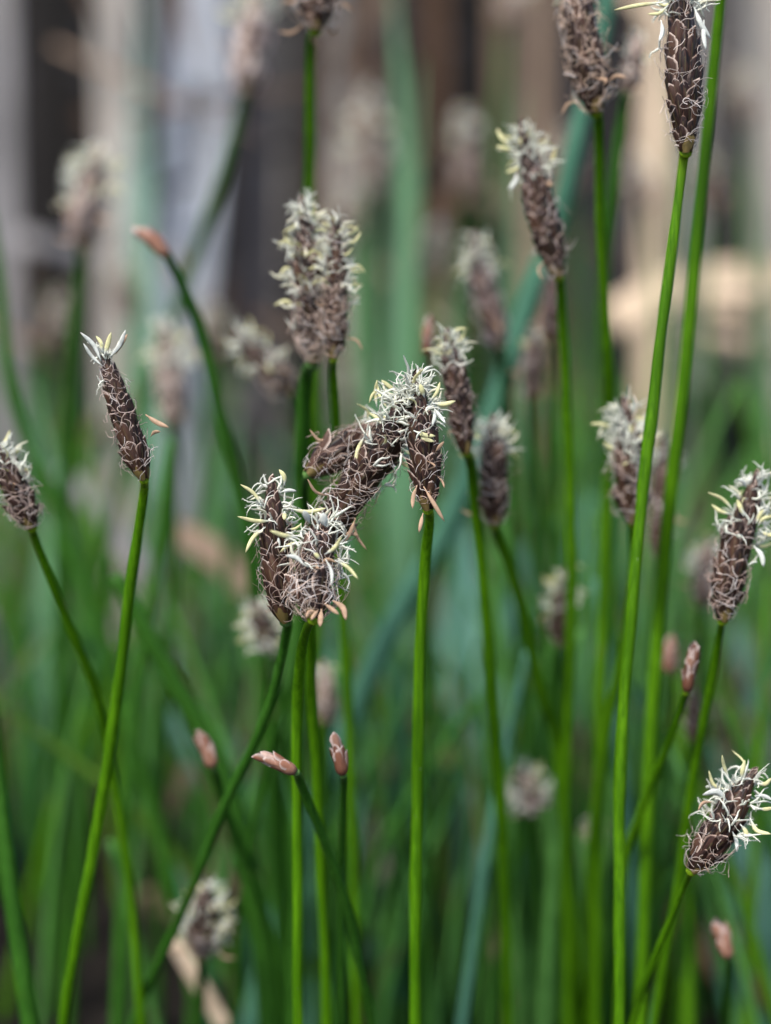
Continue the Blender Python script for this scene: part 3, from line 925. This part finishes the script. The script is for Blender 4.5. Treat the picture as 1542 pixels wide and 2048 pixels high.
rush('rush with narrow pale spike deep among the bare stems', [(1182, 1725), (1184, 1680), (1186, 1628)], [(1180, 1760), (1178, 2060)], 36, 226, 232, 18, M_STEM_D,
     seed=57, hi=False, fuzz=.5, nanth=6, nstig=20, nfil=80, filc=(.55, .5, .4), pale=.9)
rush('rush with washed-out spike behind the tall mid-green leaf', [(740, 400), (738, 300), (730, 190)], [(742, 440), (745, 700), (742, 1100)], 70, 400, 410, 26, M_STEM_D,
     seed=58, hi=False, fuzz=.4, nanth=10, nstig=50, nfil=120, filc=(.52, .45, .38), pale=.9)
rush('rush with washed-out brown spike in front of the broken tan stalk', [(936, 390), (932, 310), (926, 230)], [(938, 420), (940, 700), (930, 1100)], 58, 390, 400, 24, M_STEM_D,
     seed=59, hi=False, fuzz=.6, nanth=6, nstig=30, nfil=120, filc=(.5, .4, .36), pale=.7)
rush('rush with dull spike beside the netted brown spike', [(1405, 1215), (1412, 1150), (1420, 1080)], [(1404, 1250), (1400, 1500), (1390, 1900)], 62, 220, 228, 20, M_STEM_D,
     seed=60, hi=False, fuzz=.5, nanth=8, nstig=24, nfil=90, filc=(.5, .38, .34), pale=.5)

for i, (x, y, d) in enumerate([(705, 480, 420), (850, 560, 380), (1010, 60, 440), (1150, 380, 360), (1420, 420, 390), (1500, 250, 430), (255, 640, 380), (90, 700, 400), (420, 720, 360), (1300, 420, 400)]):
    lx = rnd.uniform(-20, 20)
    rush('faded far rush with small tufted spike among the dead reeds', [(x, y), (x + lx, y - 55), (x + 2 * lx, y - 115)], [(x, y + 30), (x + rnd.uniform(-20, 20), y + 300), (x + rnd.uniform(-40, 40), y + 700)], 52, d, d + 8, 17, M_STEM_C,
         seed=100 + i, hi=False, fuzz=.5, nanth=6, nstig=20, nfil=60, filc=(.5, .4, .32), pale=.5, group='faded far rushes among the reeds')


def bare(label, pts, d0, d1, swid, mat, group=None):
    path = stem_path(pts, d0, d1)
    org = np.array(path[-1])
    org[2] = 0
    mb = MB()
    m = len(path)
    f = np.linspace(0, 1, m)
    mb.tube(path, px(swid, d0) / 2 * (.75 + .4 * np.minimum(1, f * 2)), 8, cols=[(1, 1, 1)] * m)
    o = link('rush_stem', mb.mesh('rush_stem', mat, org))
    o.location = org
    tag(o, label, 'rush stem', group)


bare('tall bare green stem running close beside the biggest spike', [(1450, -120), (1441, 0), (1421, 200), (1392, 500), (1368, 760), (1340, 1000), (1322, 1200), (1300, 1500), (1280, 2060)], 172, 196, 27, M_STEM)
bare('slanting blue-green stem passing behind the slim leaning spike', [(1222, -80), (1205, 60), (1155, 270), (1118, 430), (1052, 620), (995, 800), (935, 960), (880, 1080), (760, 1300)], 228, 240, 44, M_STEM_B)
bare('thick deep green bare stem standing alone outside the solitary spike stem', [(-40, 1250), (-14, 1450), (18, 1750), (62, 2060)], 186, 190, 34, M_STEM_D)
bare('wide green stem slanting down behind the leaning pink bud', [(230, 1150), (290, 1260), (352, 1370), (412, 1480), (470, 1640), (520, 1850), (540, 2060)], 205, 212, 42, M_STEM_D)
bare('green stem running down beside the solitary spike stem', [(-20, 420), (0, 560), (18, 760), (60, 900), (110, 1010)], 240, 240, 26, M_STEM_D)
bare('dark green stem crossing below the solitary spike', [(345, 880), (330, 1000), (305, 1180), (270, 1400), (250, 1700)], 222, 225, 24, M_STEM_D)

# the crowd of bare stems behind, alike
CROWD = {M_STEM_C.name: 'fresh mid-green bare stem in the thicket behind the spikes', M_STEM.name: 'bright green bare stem in the thicket behind the spikes', M_STEM_D.name: 'deep green bare stem in the thicket behind the spikes', M_STEM_B.name: 'blue-green bare stem in the thicket behind the spikes'}
for i in range(165):
    d = rnd.uniform(215, 460)
    x = rnd.uniform(-160, 1720)
    if rnd.random() < .45:
        x = rnd.gauss(1130, 170)
    y = rnd.uniform(880, 1700) if d < 300 else rnd.uniform(760, 1300)
    if x < 80:
        d += 90
    if 560 < x < 800 and d < 240:
        d += 60
    lean = rnd.gauss(0, .24)
    pts = [(x, y), (x + lean * 200 + rnd.uniform(-10, 10), y + 200), (x + lean * 380, y + 420)]
    cm = rnd.choice([M_STEM_D, M_STEM_C, M_STEM_C, M_STEM, M_STEM_B])
    bare(CROWD[cm.name], pts, d, d * rnd.uniform(.96, 1.05), rnd.uniform(12, 21) * 200 / d + 5, cm, 'thicket of bare rush stems')

# withered blades leaning low among the stems
for i in range(22):
    d = rnd.uniform(260, 430)
    x, y = rnd.uniform(-60, 1600), rnd.uniform(1180, 2000)
    if 500 < x < 900 and y < 1350:
        continue
    a = rnd.choice([-1, 1]) * rnd.uniform(.15, .9)
    L = rnd.uniform(70, 200)
    p0, p1 = at(x, y, d), at(x + L * math.sin(a), y + L * math.cos(a), d * rnd.uniform(.95, 1.03))
    p2 = p1 * 2 - p0
    p2 = p2 if p2[2] > .003 else p1 + (p1 - p0) * .4
    cn = rnd.choice(['grey', 'straw', 'tan', 'tan'])
    if x < 330 and y > 1600:
        continue
    blade('withered_blade', dict(grey='grey', straw='straw coloured', tan='tan', pale='silvery')[cn] + ' withered blade leaning low among the green stems', 'dead leaf', [p0, p1, p2], px(rnd.uniform(22, 46), d), M_DEAD[cn],
          'withered blades low among the stems', tipped=True, twist=rnd.uniform(-1, 1), face=rnd.uniform(0, 1), n=9)

# low litter on the mud
for i in range(46):
    x, y = rnd.uniform(-.25, .3), rnd.uniform(.24, .75)
    a = rnd.uniform(0, 6.28)
    L = rnd.uniform(.02, .07)
    v = np.array([math.cos(a), math.sin(a), 0]) * L / 2
    c3 = np.array([x, y, .004 + rnd.uniform(0, .012)])
    blade('leaf_litter', 'scrap of dead leaf lying on the dark mud', 'dead leaf', [c3 - v, c3 + np.array([0, 0, rnd.uniform(.002, .012)]), c3 + v + np.array([0, 0, rnd.uniform(-.004, .01)])],
          rnd.uniform(.006, .014), M_DEAD[rnd.choice(['grey', 'tan', 'straw', 'brown', 'dim', 'straw'])], 'leaf scraps on the mud', tipped=True, twist=rnd.uniform(-1, 1), n=7)

# short green undergrowth
M_GRASS = tone_mat('grass', (1, 1, 1), .5, .25)
gm = MB()
for i in range(5200):
    y = .235 + .75 * rnd.random() ** 1.3
    x = rnd.uniform(-.30, .32) * (.5 + y)
    if math.sin(x * 47 + 1.3) * math.sin(y * 31 + x * 9) < -.2:
        continue
    h = rnd.uniform(.025, .085) * (1 if y < .5 else 1.2)
    lx, ly = rnd.gauss(0, .25) * h, rnd.gauss(0, .2) * h
    w_ = rnd.uniform(.0007, .0018)
    P = [np.array([x, y, -.004]), np.array([x + lx * .3, y + ly * .3, h * .55]), np.array([x + lx, y + ly, h])]
    k = rnd.uniform(.7, 1.2)
    col = .85 * np.array(rnd.choice([(.07, .25, .03), (.09, .28, .06), (.13, .27, .03), (.08, .27, .13), (.10, .30, .05), (.24, .22, .12)])) * k
    gm.tube(spline(P, 5), [w_, w_, w_ * .85, w_ * .6, w_ * .15], 3, col, flat=.5, cap=False)
o = link('grass', gm.mesh('grass', M_GRASS), None, 'stuff')
tag(o, 'short green undergrowth covering the mud between the rushes', 'grass')
